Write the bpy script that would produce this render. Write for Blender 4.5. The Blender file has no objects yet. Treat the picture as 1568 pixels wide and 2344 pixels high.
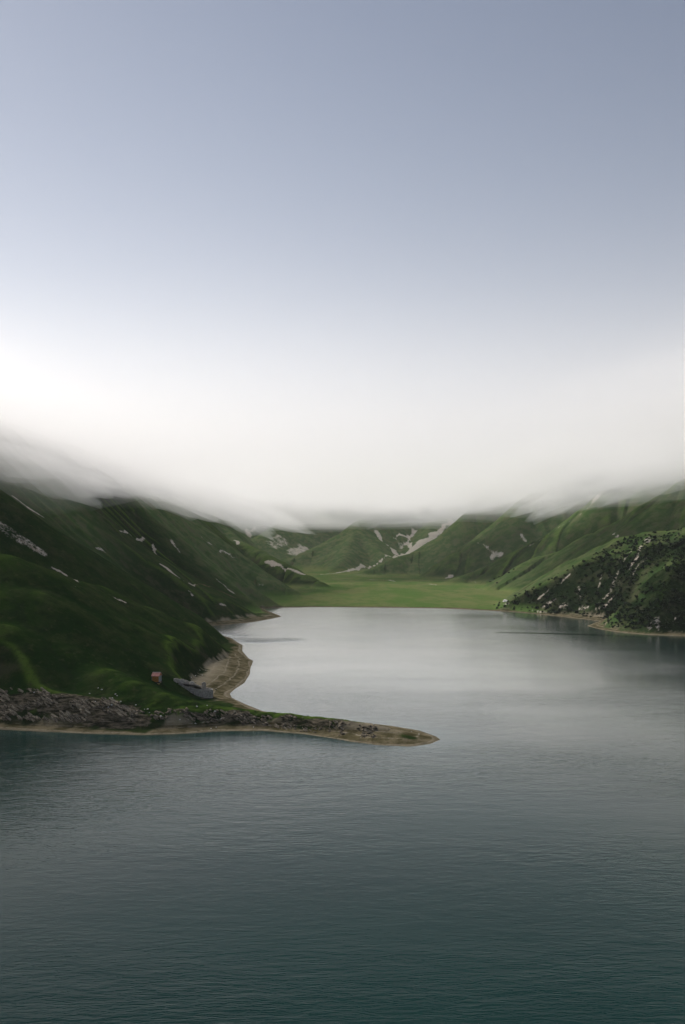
import bpy, math, random
import numpy as np
from mathutils import Vector, Matrix

S = bpy.context.scene
R = math.radians
# ------------------------------------------------------------------ camera
EYE = 60.0                       # metres above the lake
LENS = 35.0
PITCH = math.atan(78/2279.0)
cam_d = bpy.data.cameras.new('camera')
cam = bpy.data.objects.new('camera', cam_d)
S.collection.objects.link(cam)
cam.location = (0, 0, EYE)
cam.rotation_euler = (R(90)+PITCH, 0, 0)
cam_d.sensor_fit = 'VERTICAL'
cam_d.sensor_height = 36.0
cam_d.sensor_width = 24.0
cam_d.lens = LENS
cam_d.clip_start = 1.0
cam_d.clip_end = 40000
S.camera = cam
# ------------------------------------------------------------------ sky
SUN_EL, SUN_AZ = R(34), R(-42)    # azimuth from +Y (the way the camera looks) towards -X
W = bpy.data.worlds.new('World'); S.world = W; W.use_nodes = True
nt = W.node_tree; nt.nodes.clear()
out = nt.nodes.new('ShaderNodeOutputWorld')
bg = nt.nodes.new('ShaderNodeBackground')
sky = nt.nodes.new('ShaderNodeTexSky'); sky.sky_type = 'NISHITA'; sky.sun_disc = False
sky.sun_elevation = SUN_EL; sky.sun_rotation = SUN_AZ
sky.altitude = 1800; sky.air_density = 1.0; sky.dust_density = 1.0; sky.ozone_density = 2.0
bg.inputs['Strength'].default_value = 0.044
nt.links.new(sky.outputs[0], bg.inputs[0]); nt.links.new(bg.outputs[0], out.inputs[0]); W.cycles.sampling_method = 'NONE'
# ------------------------------------------------------------------ sun, veiled by the cloud
sun_d = bpy.data.lights.new('sun', 'SUN'); sun_d.energy = 4.0; sun_d.angle = R(24)
sun_d.color = (1.0, 0.935, 0.865)
sun = bpy.data.objects.new('sun', sun_d); S.collection.objects.link(sun)
sd = Vector((math.sin(SUN_AZ)*math.cos(SUN_EL), math.cos(SUN_AZ)*math.cos(SUN_EL), math.sin(SUN_EL)))
sun.rotation_euler = sd.to_track_quat('Z', 'Y').to_euler()
sun.location = (-300, 800, 1200)
# ------------------------------------------------------------------ exposure, render
S.view_settings.view_transform = 'Standard'
S.view_settings.look = 'None'
S.view_settings.gamma = 1.0
S.view_settings.use_curve_mapping = False
S.view_settings.exposure = .62
S.render.engine = 'CYCLES'
cy = S.cycles
cy.max_bounces = 12; cy.diffuse_bounces = 2; cy.glossy_bounces = 2; cy.transmission_bounces = 2
cy.volume_bounces = 7; cy.transparent_max_bounces = 16
cy.use_denoising = True
try: cy.denoiser = 'OPENIMAGEDENOISE'
except Exception: pass
cy.use_adaptive_sampling = False
cy.sample_clamp_indirect = 1.0; cy.sample_clamp_direct = 6.0
cy.caustics_reflective = False; cy.caustics_refractive = False

# ================================================================== helpers
F = 2344*LENS/36.0
cP, sP = math.cos(PITCH), math.sin(PITCH)
def ray(px, py):                 # direction through a point of the 1568x2344 photograph
    v = (1172-py)/F; u = (px-784)/F
    return np.array([u, cP - v*sP, sP + v*cP])
def at(px, py, Y):               # the place at distance Y seen there
    d = ray(px, py); return (d[0]*Y/d[1], Y, EYE + d[2]*Y/d[1])
def lake(px, py):                # the place on the lake surface seen there
    d = ray(px, py); t = -EYE/d[2]; return (d[0]*t, d[1]*t)

def hash2(ix, iy, seed):
    h = (ix.astype(np.int64)*374761393 + iy.astype(np.int64)*668265263 + seed*1442695041) & 0xFFFFFFFF
    h = ((h ^ (h >> 13))*1274126177) & 0xFFFFFFFF
    h = h ^ (h >> 16)
    return (h & 0xFFFF)/65535.0
def noise(x, y, scale, seed=0):
    x = np.asarray(x, float)/scale; y = np.asarray(y, float)/scale
    ix = np.floor(x); iy = np.floor(y); fx = x-ix; fy = y-iy
    fx = fx*fx*(3-2*fx); fy = fy*fy*(3-2*fy)
    a = hash2(ix, iy, seed); b = hash2(ix+1, iy, seed); c = hash2(ix, iy+1, seed); d = hash2(ix+1, iy+1, seed)
    return ((a*(1-fx)+b*fx)*(1-fy) + (c*(1-fx)+d*fx)*fy)*2-1
def fbm(x, y, scale, octv=4, seed=0, gain=.5):
    r = 0; a = 1; t = 0
    for i in range(octv):
        ang = .6+i*1.1
        xr = x*math.cos(ang)-y*math.sin(ang); yr = x*math.sin(ang)+y*math.cos(ang)
        r = r + a*noise(xr, yr, scale, seed+i*17); t += a; a *= gain; scale *= .5
    return r/t
def smax(a, b, k):
    h = np.clip(.5+.5*(a-b)/k, 0, 1); return b*(1-h)+a*h + k*h*(1-h)
def smin(a, b, k): return -smax(-a, -b, k)
def sstep(a, b, x):
    t = np.clip((x-a)/(b-a), 0, 1); return t*t*(3-2*t)

# ================================================================== shoreline (world metres)
front = [lake(*p) for p in [(-60,1666),(0,1670),(100,1675),(210,1680),(330,1683),(420,1680),(500,1674),(600,1673),(690,1680),(760,1690),(810,1699),(870,1706),(940,1709),(985,1703),(1008,1693)]]
spit_back = [lake(*p) for p in [(1000,1686),(960,1672),(900,1662),(820,1652),(740,1646),(660,1640),(600,1627),(560,1611),(531,1597),(527,1588),(537,1578),(560,1563),(572,1543),(574,1528),(580,1513),(568,1506),(555,1490),(556,1477),(544,1470),(528,1460),(500,1453),(478,1448),(458,1441),(440,1437)]]
far = [lake(*p) for p in [(452,1434),(462,1433.5),(520,1430),(580,1424),(620,1417),(645,1411.5),(636,1407),(622,1402),(612,1398),(603,1393),(640,1391),(720,1389.5),(800,1390),(900,1391),(1000,1392.5),(1045,1394),(1100,1397),(1160,1400),(1220,1405),(1290,1412),(1340,1418),(1373,1421.5),(1358,1427),(1343,1433),(1375,1441),(1419,1448),(1480,1453),(1568,1456),(1700,1462)]]
SHORE = [(-900,250),(-420,318)] + front + spit_back + far + [(420,560),(620,420),(900,380),(1500,300),(1500,-900),(-1500,-900),(-1500,100)]
SH = np.array(SHORE)

def shore_dist(x, y):            # positive on land
    d2 = np.full(x.shape, 1e18); inside = np.zeros(x.shape, bool)
    n = len(SH)
    for i in range(n):
        ax, ay = SH[i]; bx, by = SH[(i+1) % n]
        ex, ey = bx-ax, by-ay
        t = np.clip(((x-ax)*ex+(y-ay)*ey)/(ex*ex+ey*ey), 0, 1)
        d2 = np.minimum(d2, (x-ax-t*ex)**2+(y-ay-t*ey)**2)
        if ay != by:
            c = ((ay > y) != (by > y)) & (x < ex*(y-ay)/(by-ay)+ax)
            inside ^= c
    return np.where(inside, -1, 1)*np.sqrt(d2)

# ================================================================== ridges: crest points (photo px, py, distance), side slope, roundness, gully depth
RIDGES = [
 # near headland with the spit
 ('a', .62, 10, .5, [(510,1497,500),(485,1471,508),(450,1441,515),(410,1421,518),(320,1386,512),(210,1338,495),(100,1303,470),(0,1272,440),(-150,1215,470),(-400,1120,520),(-900,950,600)]),
 ('a', .58, 12, .5, [(500,1512,462),(430,1478,458),(360,1451,450),(260,1421,437),(160,1390,425),(65,1356,412),(0,1348,410),(-100,1345,415),(-300,1330,430),(-700,1250,460)]),
 ('a', .50, 5, .3, [(197,1520,372),(243,1530,360),(296,1556,350),(362,1584,343),(427,1603,339),(493,1615,338),(560,1624,337),(600,1630,335),(750,1644,325),(850,1659,315),(940,1675,307),(985,1686,304)]),
 ('a', .55, 8, .3, [(197,1520,372),(120,1470,378),(0,1430,376),(-200,1430,374),(-600,1430,374)]),
 ('a', .55, 8, .3, [(-700,1480,338),(-200,1545,337),(-40,1560,337),(60,1572,336.5),(160,1590,336),(230,1604,335)]),
 # left mountain, spurs falling to the right
 ('l', .62, 14, 3.5, [(440,1424,770),(400,1400,765),(350,1368,755),(250,1305,730),(150,1240,700),(60,1190,660),(0,1150,630),(-150,1040,590),(-400,850,560)]),
 ('l', .60, 14, 4, [(560,1408,880),(480,1372,870),(400,1322,860),(300,1258,845),(200,1190,830),(100,1105,810),(0,1010,790),(-200,850,760)]),
 ('l', .62, 12, 4, [(612,1396,965),(595,1386,968),(550,1356,966),(500,1326,960),(450,1285,955),(390,1245,950),(320,1192,950),(250,1125,955),(150,1030,960),(60,945,968),(0,890,975),(-200,750,980)]),
 ('l', .60, 12, 5, [(668,1366,1190),(640,1345,1200),(600,1325,1210),(550,1300,1230),(500,1268,1250),(440,1220,1270),(370,1150,1290),(250,1030,1320),(0,820,1400)]),
 ('l', .60, 14, 5, [(748,1346,1410),(725,1331,1420),(700,1316,1440),(640,1290,1480),(590,1262,1540),(545,1238,1600),(500,1205,1680),(430,1125,1800),(330,1000,2050),(100,800,2300)]),
 ('l', .55, 20, 6, [(640,1304,1900),(560,1262,2000),(480,1200,2100),(400,1120,2300)]),
 # valley head
 ('v', .55, 22, 8, [(612,1285,2330),(650,1279,2350),(700,1262,2380),(750,1240,2420),(780,1224,2450),(810,1208,2480),(850,1180,2600),(900,1130,2800),(960,1040,3100)]),
 ('v', .62, 14, 6, [(905,1284,2280),(880,1268,2320),(850,1240,2400),(810,1208,2480)]),
 ('v', .62, 14, 6, [(750,1308,2130),(775,1282,2220),(795,1246,2340),(810,1208,2480)]),
 ('v', .50, 30, 12, [(555,1258,2600),(600,1228,2700),(650,1195,2900),(700,1170,3100),(760,1100,3400)]),
 ('v', .50, 30, 12, [(480,1200,2800),(540,1170,3000),(600,1100,3300),(640,1000,3600)]),
 ('v', .50, 30, 10, [(940,1262,2500),(920,1230,2650),(900,1190,2850),(930,1100,3300)]),
 ('v', .50, 30, 10, [(960,1235,2500),(1000,1195,2650),(1050,1140,2900),(1100,1000,3300)]),
 ('v', .45, 40, 20, [(-500,700,3300),(200,760,3600),(800,850,3800),(1300,760,3600),(2000,600,3200)]),
 # right side spurs, falling to the left
 ('r', .60, 14, 5, [(790,1319,1985),(830,1308,2000),(870,1294,2020),(905,1279,2040),(960,1262,2070),(1000,1238,2090),(1040,1205,2110),(1080,1168,2130),(1130,1120,2160),(1250,1000,2250)]),
 ('r', .62, 12, 5, [(958,1326,1800),(985,1308,1815),(1015,1285,1830),(1050,1262,1845),(1085,1243,1860),(1110,1232,1870),(1150,1195,1880),(1200,1140,1890),(1300,1040,1900)]),
 ('r', .62, 12, 5, [(1003,1336,1590),(1050,1319,1600),(1100,1301,1610),(1150,1280,1612),(1200,1255,1612),(1250,1224,1608),(1300,1190,1600),(1340,1160,1592),(1375,1132,1580),(1420,1085,1570),(1568,960,1540),(1800,800,1500)]),
 ('r', .60, 12, 4, [(1110,1347,1370),(1130,1333,1376),(1160,1318,1380),(1203,1293,1378),(1241,1272,1370),(1278,1264,1358),(1318,1249,1340),(1361,1224,1320),(1400,1206,1300),(1450,1180,1270),(1568,1100,1200),(1750,980,1150)]),
 ('r', .60, 10, 4, [(1160,1384,1030),(1175,1370,1040),(1200,1352,1040),(1232,1333,1030),(1278,1309,1010),(1304,1298,995),(1336,1277,975),(1400,1248,940),(1440,1230,920),(1500,1215,890),(1568,1210,860),(1700,1170,820),(2000,1000,780)]),
 ('r', .62, 8, 3, [(1372,1418,757),(1392,1396,765),(1425,1366,765),(1460,1335,755),(1500,1310,740),(1568,1280,720),(1700,1230,690),(2000,1100,650)]),
 ('r', .60, 8, 3, [(1300,1400,850),(1330,1372,850),(1370,1335,840),(1410,1300,835),(1450,1268,840),(1490,1240,850)]),
]
WALLS = [('l', .42, 25, 4, [(-430,560,215),(-410,700,250),(-405,900,262),(-395,1200,258),(-410,1600,265),(-430,2000,270),(-460,2500,270)]),
         ('r', .42, 25, 3, [(620,850,250),(610,1050,262),(620,1400,268),(650,1800,265),(680,2300,270),(700,2700,270)])]
RG = [(z_, sl_, rn_, gu_, np.array(p_, float)) for z_, sl_, rn_, gu_, p_ in WALLS]
for zone, slope, rnd, gul, pts in RIDGES:
    RG.append((zone, slope, rnd, gul, np.array([at(*p) for p in pts])))

def beach_width(x, y):
    w = np.full(x.shape, 5.0)
    w = w + 17*np.exp(-(((x+58)/26)**2+((y-455)/75)**2))
    w = w + 14*np.exp(-(((x+95)/45)**2+((y-830)/60)**2))
    w = w + 10*np.exp(-(((x-190)/60)**2+((y-800)/60)**2))
    w = w + 9*np.exp(-(((x-20)/17)**2+((y-312)/14)**2))
    return w

def terrain(x, y):
    sd_ = shore_dist(x, y); CAP = 34+22*sstep(0, 200, x)
    wx = x + 10*fbm(x, y, 90, 3, 3)*sstep(500, 900, y); wy = y + 10*fbm(x, y, 90, 3, 9)*sstep(500, 900, y)
    h = np.full(x.shape, -60.0)
    for k, (zone, slope, rnd, gul, P) in enumerate(RG):
        best = np.full(x.shape, -1e9); bd = np.zeros(x.shape); bt = np.zeros(x.shape); acc = 0
        for i in range(len(P)-1):
            a, b = P[i], P[i+1]
            e = b-a; L = math.hypot(e[0], e[1])
            t = np.clip(((wx-a[0])*e[0]+(wy-a[1])*e[1])/(L*L), 0, 1)
            d = np.hypot(wx-a[0]-t*e[0], wy-a[1]-t*e[1])
            zc = a[2]+t*e[2]
            v = zc - slope*(1+.007*np.maximum(zc-85, 0))*(np.sqrt(d*d+rnd*rnd)-rnd)
            m = v > best
            best = np.where(m, v, best); bd = np.where(m, d, bd); bt = np.where(m, acc+t*L, bt)
            acc += L
        if gul > 0:
            s1 = np.sin(bt/(gul*9)*2*np.pi/1.0 + 3*noise(bt, bd*0+k, 60, k) + k) + .6*np.sin(bt/(gul*3.7)*2*np.pi + 2*noise(bt, bd, 40, k+5))
            best = best - gul*.8*(1+s1*.55)*sstep(2, 14+gul*5, bd)
        h = smax(h, best, 3.0 if zone == 'a' else 6.0)
    # valley floor
    floor = .6 + .0016*np.maximum(y-960, 0) + .35*fbm(x, y, 60, 3, 21) + np.maximum(y-2120, 0)*.03
    floor = np.where(y < 900, .3, floor)
    farm = sstep(600, 1400, y)
    rough = fbm(x, y, 70, 5, 31)*(1.2+3.2*farm) + fbm(x, y, 14, 3, 37)*(.35+.5*farm)
    up = sstep(2, 25, h)
    h = h + rough*up*sstep(1.6, 1.0, h/150)
    h = smax(h, floor, 3.0)
    h = np.where(h > 150, 150+CAP*(1-np.exp(-(h-150)/CAP)), h)       # the tops are blunt, inside the cloud
    # shore profile: a beach, then the slope
    w = beach_width(x, y)
    prof = np.where(sd_ < w, .16*sd_, .16*w + (sd_-w)*.95)
    prof = prof + .12*fbm(x, y, 5, 2, 41)*sstep(.8, 1.6, sd_/w)
    h = smin(h, prof, .8+.0*x)
    # beach: keep the strand gently rising even where nothing stands behind it
    h = np.where(sd_ > 0, np.maximum(h, np.minimum(.12*sd_, 1.0)), h)
    cliff = np.exp(-((y-332)/9)**2)*sstep(2, 6, sd_)*sstep(30, 0, x)
    h = h + cliff*(.55*fbm(x+y*.6, (y-x*.35)*2.2, 5, 3, 51))
    h = np.where(sd_ <= 0, np.maximum(-8, .22*sd_), h)
    return h, sd_

# ------------------------------------------------------------------ grid lines: fine near, coarser with distance
def lines(parts):
    o = [parts[0][0]]
    for a, b, s0, s1 in parts:
        p = a
        while p < b:
            p += s0+(s1-s0)*(p-a)/(b-a); o.append(min(p, b))
    return np.array(o)
YL = lines([(285,300,3,.9),(300,360,.75,.75),(360,560,.9,1.1),(560,1000,1.3,2.2),(1000,1650,2.4,4),(1650,2600,4,8),(2600,4300,10,30)])
XR = lines([(0,60,.9,1.1),(60,160,1.1,1.5),(160,420,1.7,3.2),(420,900,3.5,8),(900,1900,9,26)])
XL = -lines([(0,120,.8,1.0),(120,220,1.1,1.5),(220,420,1.7,3.2),(420,900,3.5,8),(900,1900,9,26)])[::-1]
XS = np.concatenate([XL[:-1], XR])
GX, GY = np.meshgrid(XS, YL)
GZ, GS = terrain(GX, GY)
print('grid', GX.shape)

def hgt(x, y):                   # height of the built ground
    i = int(np.clip(np.searchsorted(XS, x)-1, 0, len(XS)-2)); j = int(np.clip(np.searchsorted(YL, y)-1, 0, len(YL)-2))
    u = (x-XS[i])/(XS[i+1]-XS[i]); v = (y-YL[j])/(YL[j+1]-YL[j])
    return (GZ[j,i]*(1-u)+GZ[j,i+1]*u)*(1-v)+(GZ[j+1,i]*(1-u)+GZ[j+1,i+1]*u)*v
def ground(px, py, tmin=295, tmax=3500):   # where the line of sight meets the ground
    d = ray(px, py); d = d/d[1]; Y = tmin
    while Y < tmax:
        X = d[0]*Y; Z = EYE+d[2]*Y
        if Z < hgt(X, Y) : return (X, Y, hgt(X, Y))
        Y += .5 if Y < 600 else 2
    return None

# ================================================================== what covers the ground
SCREE = np.zeros(GX.shape); ROCK = np.zeros(GX.shape); RED = np.zeros(GX.shape)
def stroke(mask, pts, wpx, val=1.0, tmin=295, soft=.45, rag=.35):
    P = [ground(p[0], p[1], tmin) for p in pts]; P = [p for p in P if p]
    if not P: return
    if len(P) == 1: P = [P[0], (P[0][0]+.5, P[0][1]+.5, P[0][2])]
    x0 = min(p[0] for p in P); x1 = max(p[0] for p in P); y0 = min(p[1] for p in P); y1 = max(p[1] for p in P)
    wm = wpx*.5*np.mean([p[1] for p in P])/F
    i0, i1 = np.searchsorted(XS, [x0-3*wm-5, x1+3*wm+5]); j0, j1 = np.searchsorted(YL, [y0-3*wm-5, y1+3*wm+5])
    sl = (slice(max(j0,0), j1+1), slice(max(i0,0), i1+1)); x = GX[sl]; y = GY[sl]
    x = x + wm*rag*2*noise(GX[sl], GY[sl], wm*3+2, 77); y = y + wm*rag*2*noise(GX[sl], GY[sl], wm*3+2, 78)
    d = np.full(x.shape, 1e9)
    for a, b in zip(P[:-1], P[1:]):
        ex, ey = b[0]-a[0], b[1]-a[1]; L = ex*ex+ey*ey+1e-6
        if L > (60+wm*30)**2: continue            # the line of sight jumped over a valley
        t = np.clip(((x-a[0])*ex+(y-a[1])*ey)/L, 0, 1)
        d = np.minimum(d, np.hypot(x-a[0]-t*ex, y-a[1]-t*ey))
    wv_ = wm*np.clip(1.0+.9*noise(GX[sl], GY[sl], wm*5+3, 91)*(1 if rag > .2 else .2), .12, 1.8)
    m = val*sstep(wv_*(1+soft), wv_*(1-soft), d)
    mask[sl] = np.maximum(mask[sl], m)
for pts, w, v in [
  ([(0,1205),(40,1228),(90,1260)],30,.6), ([(121,1302),(150,1316),(178,1332)],6,1), ([(26,1135),(60,1160),(98,1183)],8,.8),
  ([(276,1217),(302,1227),(325,1236),(350,1247),(354,1266)],6,.9), ([(374,1296),(384,1304),(394,1312)],11,1), ([(394,1312),(420,1330),(449,1341)],5,.9),
  ([(250,1361),(288,1380)],6,.5), ([(221,1255),(235,1262)],6,.6), ([(394,1240),(403,1253),(411,1266)],7,.6), ([(40,1299),(52,1304)],5,.6),
  ([(462,1231),(484,1247),(505,1261),(545,1281)],6,.6), ([(495,1326),(512,1340),(530,1356)],9,.6), ([(505,1382),(515,1385)],7,.7),
  ([(160,1337),(172,1342)],7,.6), ([(430,1352),(440,1362)],6,.6), ([(590,1338),(600,1343)],5,.5),
  ([(535,1236),(547,1246)],15,1), ([(565,1221),(600,1203),(630,1191)],12,.8), ([(670,1266),(700,1256)],20,.7), ([(620,1245),(650,1235)],20,.5), ([(590,1272),(640,1262)],14,.5),
  ([(609,1286),(648,1299),(694,1315),(734,1315),(780,1310),(829,1296),(878,1279),(908,1273)],6,1),
  ([(793,1322),(845,1327),(891,1328),(905,1331)],4,.8), ([(720,1348),(748,1347)],5,.7),
  ([(1064,1177),(1034,1192),(1009,1212),(989,1234),(954,1254),(909,1270)],16,1), ([(866,1222),(884,1247),(907,1269)],12,1),
  ([(949,1217),(934,1232),(939,1250)],14,.9), ([(899,1232),(934,1227)],11,.9), ([(915,1250),(930,1245)],26,.6),
  ([(1344,1097),(1354,1117),(1366,1137)],9,1), ([(1394,1092),(1379,1122),(1366,1140)],14,.9), ([(1366,1105),(1370,1125)],16,.6),
  ([(1125,1276),(1148,1270)],9,.8), ([(1069,1217),(1089,1242),(1134,1272)],4,.5), ([(1134,1274),(1209,1250),(1284,1204),(1359,1152)],4,.6),
  ([(1194,1225),(1204,1238)],6,.8), ([(1009,1325),(1039,1317)],6,.9), ([(984,1337),(999,1339)],6,.8), ([(1404,1222),(1412,1230)],6,.7), ([(1080,1332),(1090,1335)],8,.5),
  ([(1482,1235),(1462,1258)],15,.62), ([(1462,1258),(1456,1281),(1445,1296),(1431,1321)],8,.55), ([(1451,1250),(1440,1268),(1428,1284)],7,.55),
  ([(1479,1278),(1459,1298),(1450,1315)],8,.55), ([(1379,1313),(1374,1333),(1370,1353)],7,.55),
  ([(1416,1307),(1405,1336),(1399,1353),(1385,1370),(1373,1376)],8,.55), ([(1402,1370),(1385,1388),(1364,1393)],8,.55),
  ([(1301,1321),(1278,1339),(1255,1356),(1235,1370)],7,.55), ([(1323,1347),(1331,1367)],5,.55), ([(1272,1370),(1260,1380),(1246,1390)],8,.55),
  ([(1285,1390),(1296,1393)],9,.55), ([(1356,1390),(1318,1398)],7,.55), ([(1186,1350),(1192,1352)],5,.55), ([(1502,1422),(1505,1439)],11,.55), ([(1480,1437),(1486,1440)],9,.55),
  ([(1543,1422),(1545,1435)],9,.7), ([(1154,1383),(1166,1384)],9,.6), ([(1215,1398),(1300,1409)],6,.6)]:
    stroke(SCREE, pts, w, v)
for pts, w, v in [([(449,1341),(500,1352),(540,1370)],5,.8), ([(40,1232),(85,1262)],16,.7)]:
    stroke(RED, pts, w, v)
# rocky front of the headland and the spit
for pts, w, v in [([(-80,1590),(60,1600),(110,1610)],55,.95), ([(110,1605),(200,1618),(290,1630)],58,1), ([(290,1632),(340,1645)],40,.9),
                  ([(400,1628),(470,1636),(560,1640)],28,.85), ([(540,1640),(640,1648),(740,1662)],30,.9), ([(740,1660),(850,1672)],26,.75), ([(870,1672),(940,1684)],18,.45)]:
    stroke(ROCK, pts, w, v, soft=.7)
# footpaths and tyre tracks: worn pale ground
for pts, w, v in [([(438,1660),(480,1655),(510,1645),(545,1630)],4,.8), ([(478,1572),(478,1588),(484,1594)],1.6,.5),
                  ([(476,1573),(500,1562),(530,1548)],1.6,.5), ([(556,1540),(558,1520),(562,1512)],1.5,.5)]:
    stroke(SCREE, pts, w, v, rag=.1)
# convex crests paler: drier grass plus their backlight put into the colour
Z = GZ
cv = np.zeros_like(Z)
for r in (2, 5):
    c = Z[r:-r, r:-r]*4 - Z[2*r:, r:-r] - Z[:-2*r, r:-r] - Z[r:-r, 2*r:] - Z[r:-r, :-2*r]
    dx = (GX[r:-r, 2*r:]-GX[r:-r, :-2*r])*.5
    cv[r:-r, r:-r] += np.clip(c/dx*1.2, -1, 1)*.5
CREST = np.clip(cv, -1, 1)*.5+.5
BEACH = sstep(1.18, .85, GS/np.maximum(beach_width(GX, GY)*(1+(.35+.35*(GY < 348))*noise(GX, GY, 11, 61)+.25*noise(GX, GY, 3, 62)), 1))*(GZ < 4.8)
MEAD = sstep(9, 2.2, GZ)*(GY > 880)
HAZY_PAST = sstep(1250, 2300, GY+160*fbm(GX, GY, 300, 3, 71))  # paler far grass: alpine tone and haze painted into its colour with distance
HAZY_PAST = np.maximum(HAZY_PAST, .95*sstep(580, 760, GY)*sstep(-.7, .1, fbm(GX, GY, 160, 3, 73)))
THICK = np.zeros(GX.shape)
for q_ in ([(1170,1380),(1260,1350),(1340,1320),(1420,1290),(1500,1260),(1600,1250)], [(1240,1390),(1330,1370),(1420,1360),(1500,1340),(1600,1320)], [(1380,1400),(1450,1400),(1520,1400),(1600,1395)]):
    stroke(THICK, q_, 62, 1.0, 640, .5)
HAZY_PAST = HAZY_PAST*(1-THICK)*(1-.5*sstep(120, 260, GX)*sstep(1700, 1200, GY))
MEAD = np.where(GY > 2120, sstep(.03*(GY-2120)+14, .03*(GY-2120)+4, GZ), MEAD)
ZONE = np.full(GX.shape, 1)                     # 0 headland, 1 west, 2 valley head, 3 east, 4 meadow, 5 lake bed
ZONE[(GY < 590) & (GX < 60)] = 0
ZONE[(GX > -60) & (GY > 600)] = 3
ZONE[(GX > 100)] = 3
ZONE[(GX < -.0-.02*(GY-1000)) & (GY > 1000)] = 1
ZONE[(GY > 2120) & (GX > -260) & (GX < 260)] = 2
ZONE[GY > 2600] = 2
ZONE[(MEAD > .5)] = 4
ZONE[(ZONE == 0) & (GY > 560) & (GX < -150)] = 1
ZONE[GS < -1.5] = 5

# normals of the whole sheet, so that the pieces meet without seams
def grid_normals(X, Y, Zz):
    gx = np.gradient(Zz, axis=1)/np.maximum(np.gradient(X, axis=1), 1e-6)
    gy = np.gradient(Zz, axis=0)/np.maximum(np.gradient(Y, axis=0), 1e-6)
    n = np.stack([-gx, -gy, np.ones_like(Zz)], -1); return n/np.linalg.norm(n, axis=-1, keepdims=True)
GN = grid_normals(GX, GY, GZ)

def link(o): S.collection.objects.link(o); return o
def mesh_np(name, co, faces, mat=None, smooth=True):
    me = bpy.data.meshes.new(name)
    me.vertices.add(len(co)); me.vertices.foreach_set('co', np.asarray(co, np.float32).ravel())
    k = faces.shape[1]
    me.loops.add(faces.size); me.loops.foreach_set('vertex_index', faces.astype(np.int32).ravel())
    me.polygons.add(len(faces)); me.polygons.foreach_set('loop_start', np.arange(0, faces.size, k, dtype=np.int32))
    me.polygons.foreach_set('loop_total', np.full(len(faces), k, np.int32))
    if smooth: me.polygons.foreach_set('use_smooth', np.ones(len(faces), bool))
    me.update(calc_edges=True); me.validate()
    if mat: me.materials.append(mat)
    return me

# ================================================================== materials
def mat(name):
    m = bpy.data.materials.new(name); m.use_nodes = True; t = m.node_tree; t.nodes.clear()
    o = t.nodes.new('ShaderNodeOutputMaterial'); b = t.nodes.new('ShaderNodeBsdfPrincipled')
    t.links.new(b.outputs[0], o.inputs[0]); return m, t, b
def N(t, typ, **kw):
    n = t.nodes.new(typ)
    for k, v in kw.items():
        if k.startswith('i_'): n.inputs[k[2:]].default_value = v
        else: setattr(n, k, v)
    return n
def nz(t, vec, scale, detail=4, rough=.55, dist=0.0):
    n = N(t, 'ShaderNodeTexNoise'); n.inputs['Scale'].default_value = scale; n.inputs['Detail'].default_value = detail
    n.inputs['Roughness'].default_value = rough; n.inputs['Distortion'].default_value = dist
    if vec: t.links.new(vec, n.inputs['Vector'])
    return n.outputs['Fac']
def mr(t, v, a, b, c=0.0, d=1.0):
    n = N(t, 'ShaderNodeMapRange'); n.interpolation_type = 'SMOOTHSTEP'
    t.links.new(v, n.inputs['Value'])
    for k, x in zip(('From Min','From Max','To Min','To Max'), (a,b,c,d)): n.inputs[k].default_value = x
    return n.outputs[0]
def mixc(t, f, a, b):
    n = N(t, 'ShaderNodeMix', data_type='RGBA')
    if isinstance(f, float): n.inputs[0].default_value = f
    else: t.links.new(f, n.inputs[0])
    for s, v in ((6, a), (7, b)):
        if isinstance(v, tuple): n.inputs[s].default_value = (*v, 1)
        else: t.links.new(v, n.inputs[s])
    return n.outputs[2]
def mth(t, op, a, b=None):
    n = N(t, 'ShaderNodeMath', operation=op)
    for i, v in enumerate((a, b)):
        if v is None: continue
        if isinstance(v, (int, float)): n.inputs[i].default_value = v
        else: t.links.new(v, n.inputs[i])
    return n.outputs[0]
def attr(t, name):
    n = N(t, 'ShaderNodeAttribute'); n.attribute_name = name; return n.outputs['Fac']
def mapv(t, vec, scale=(1,1,1), rot=(0,0,0)):
    n = N(t, 'ShaderNodeMapping'); t.links.new(vec, n.inputs[0]); n.inputs['Scale'].default_value = scale; n.inputs['Rotation'].default_value = rot
    return n.outputs[0]

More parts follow.
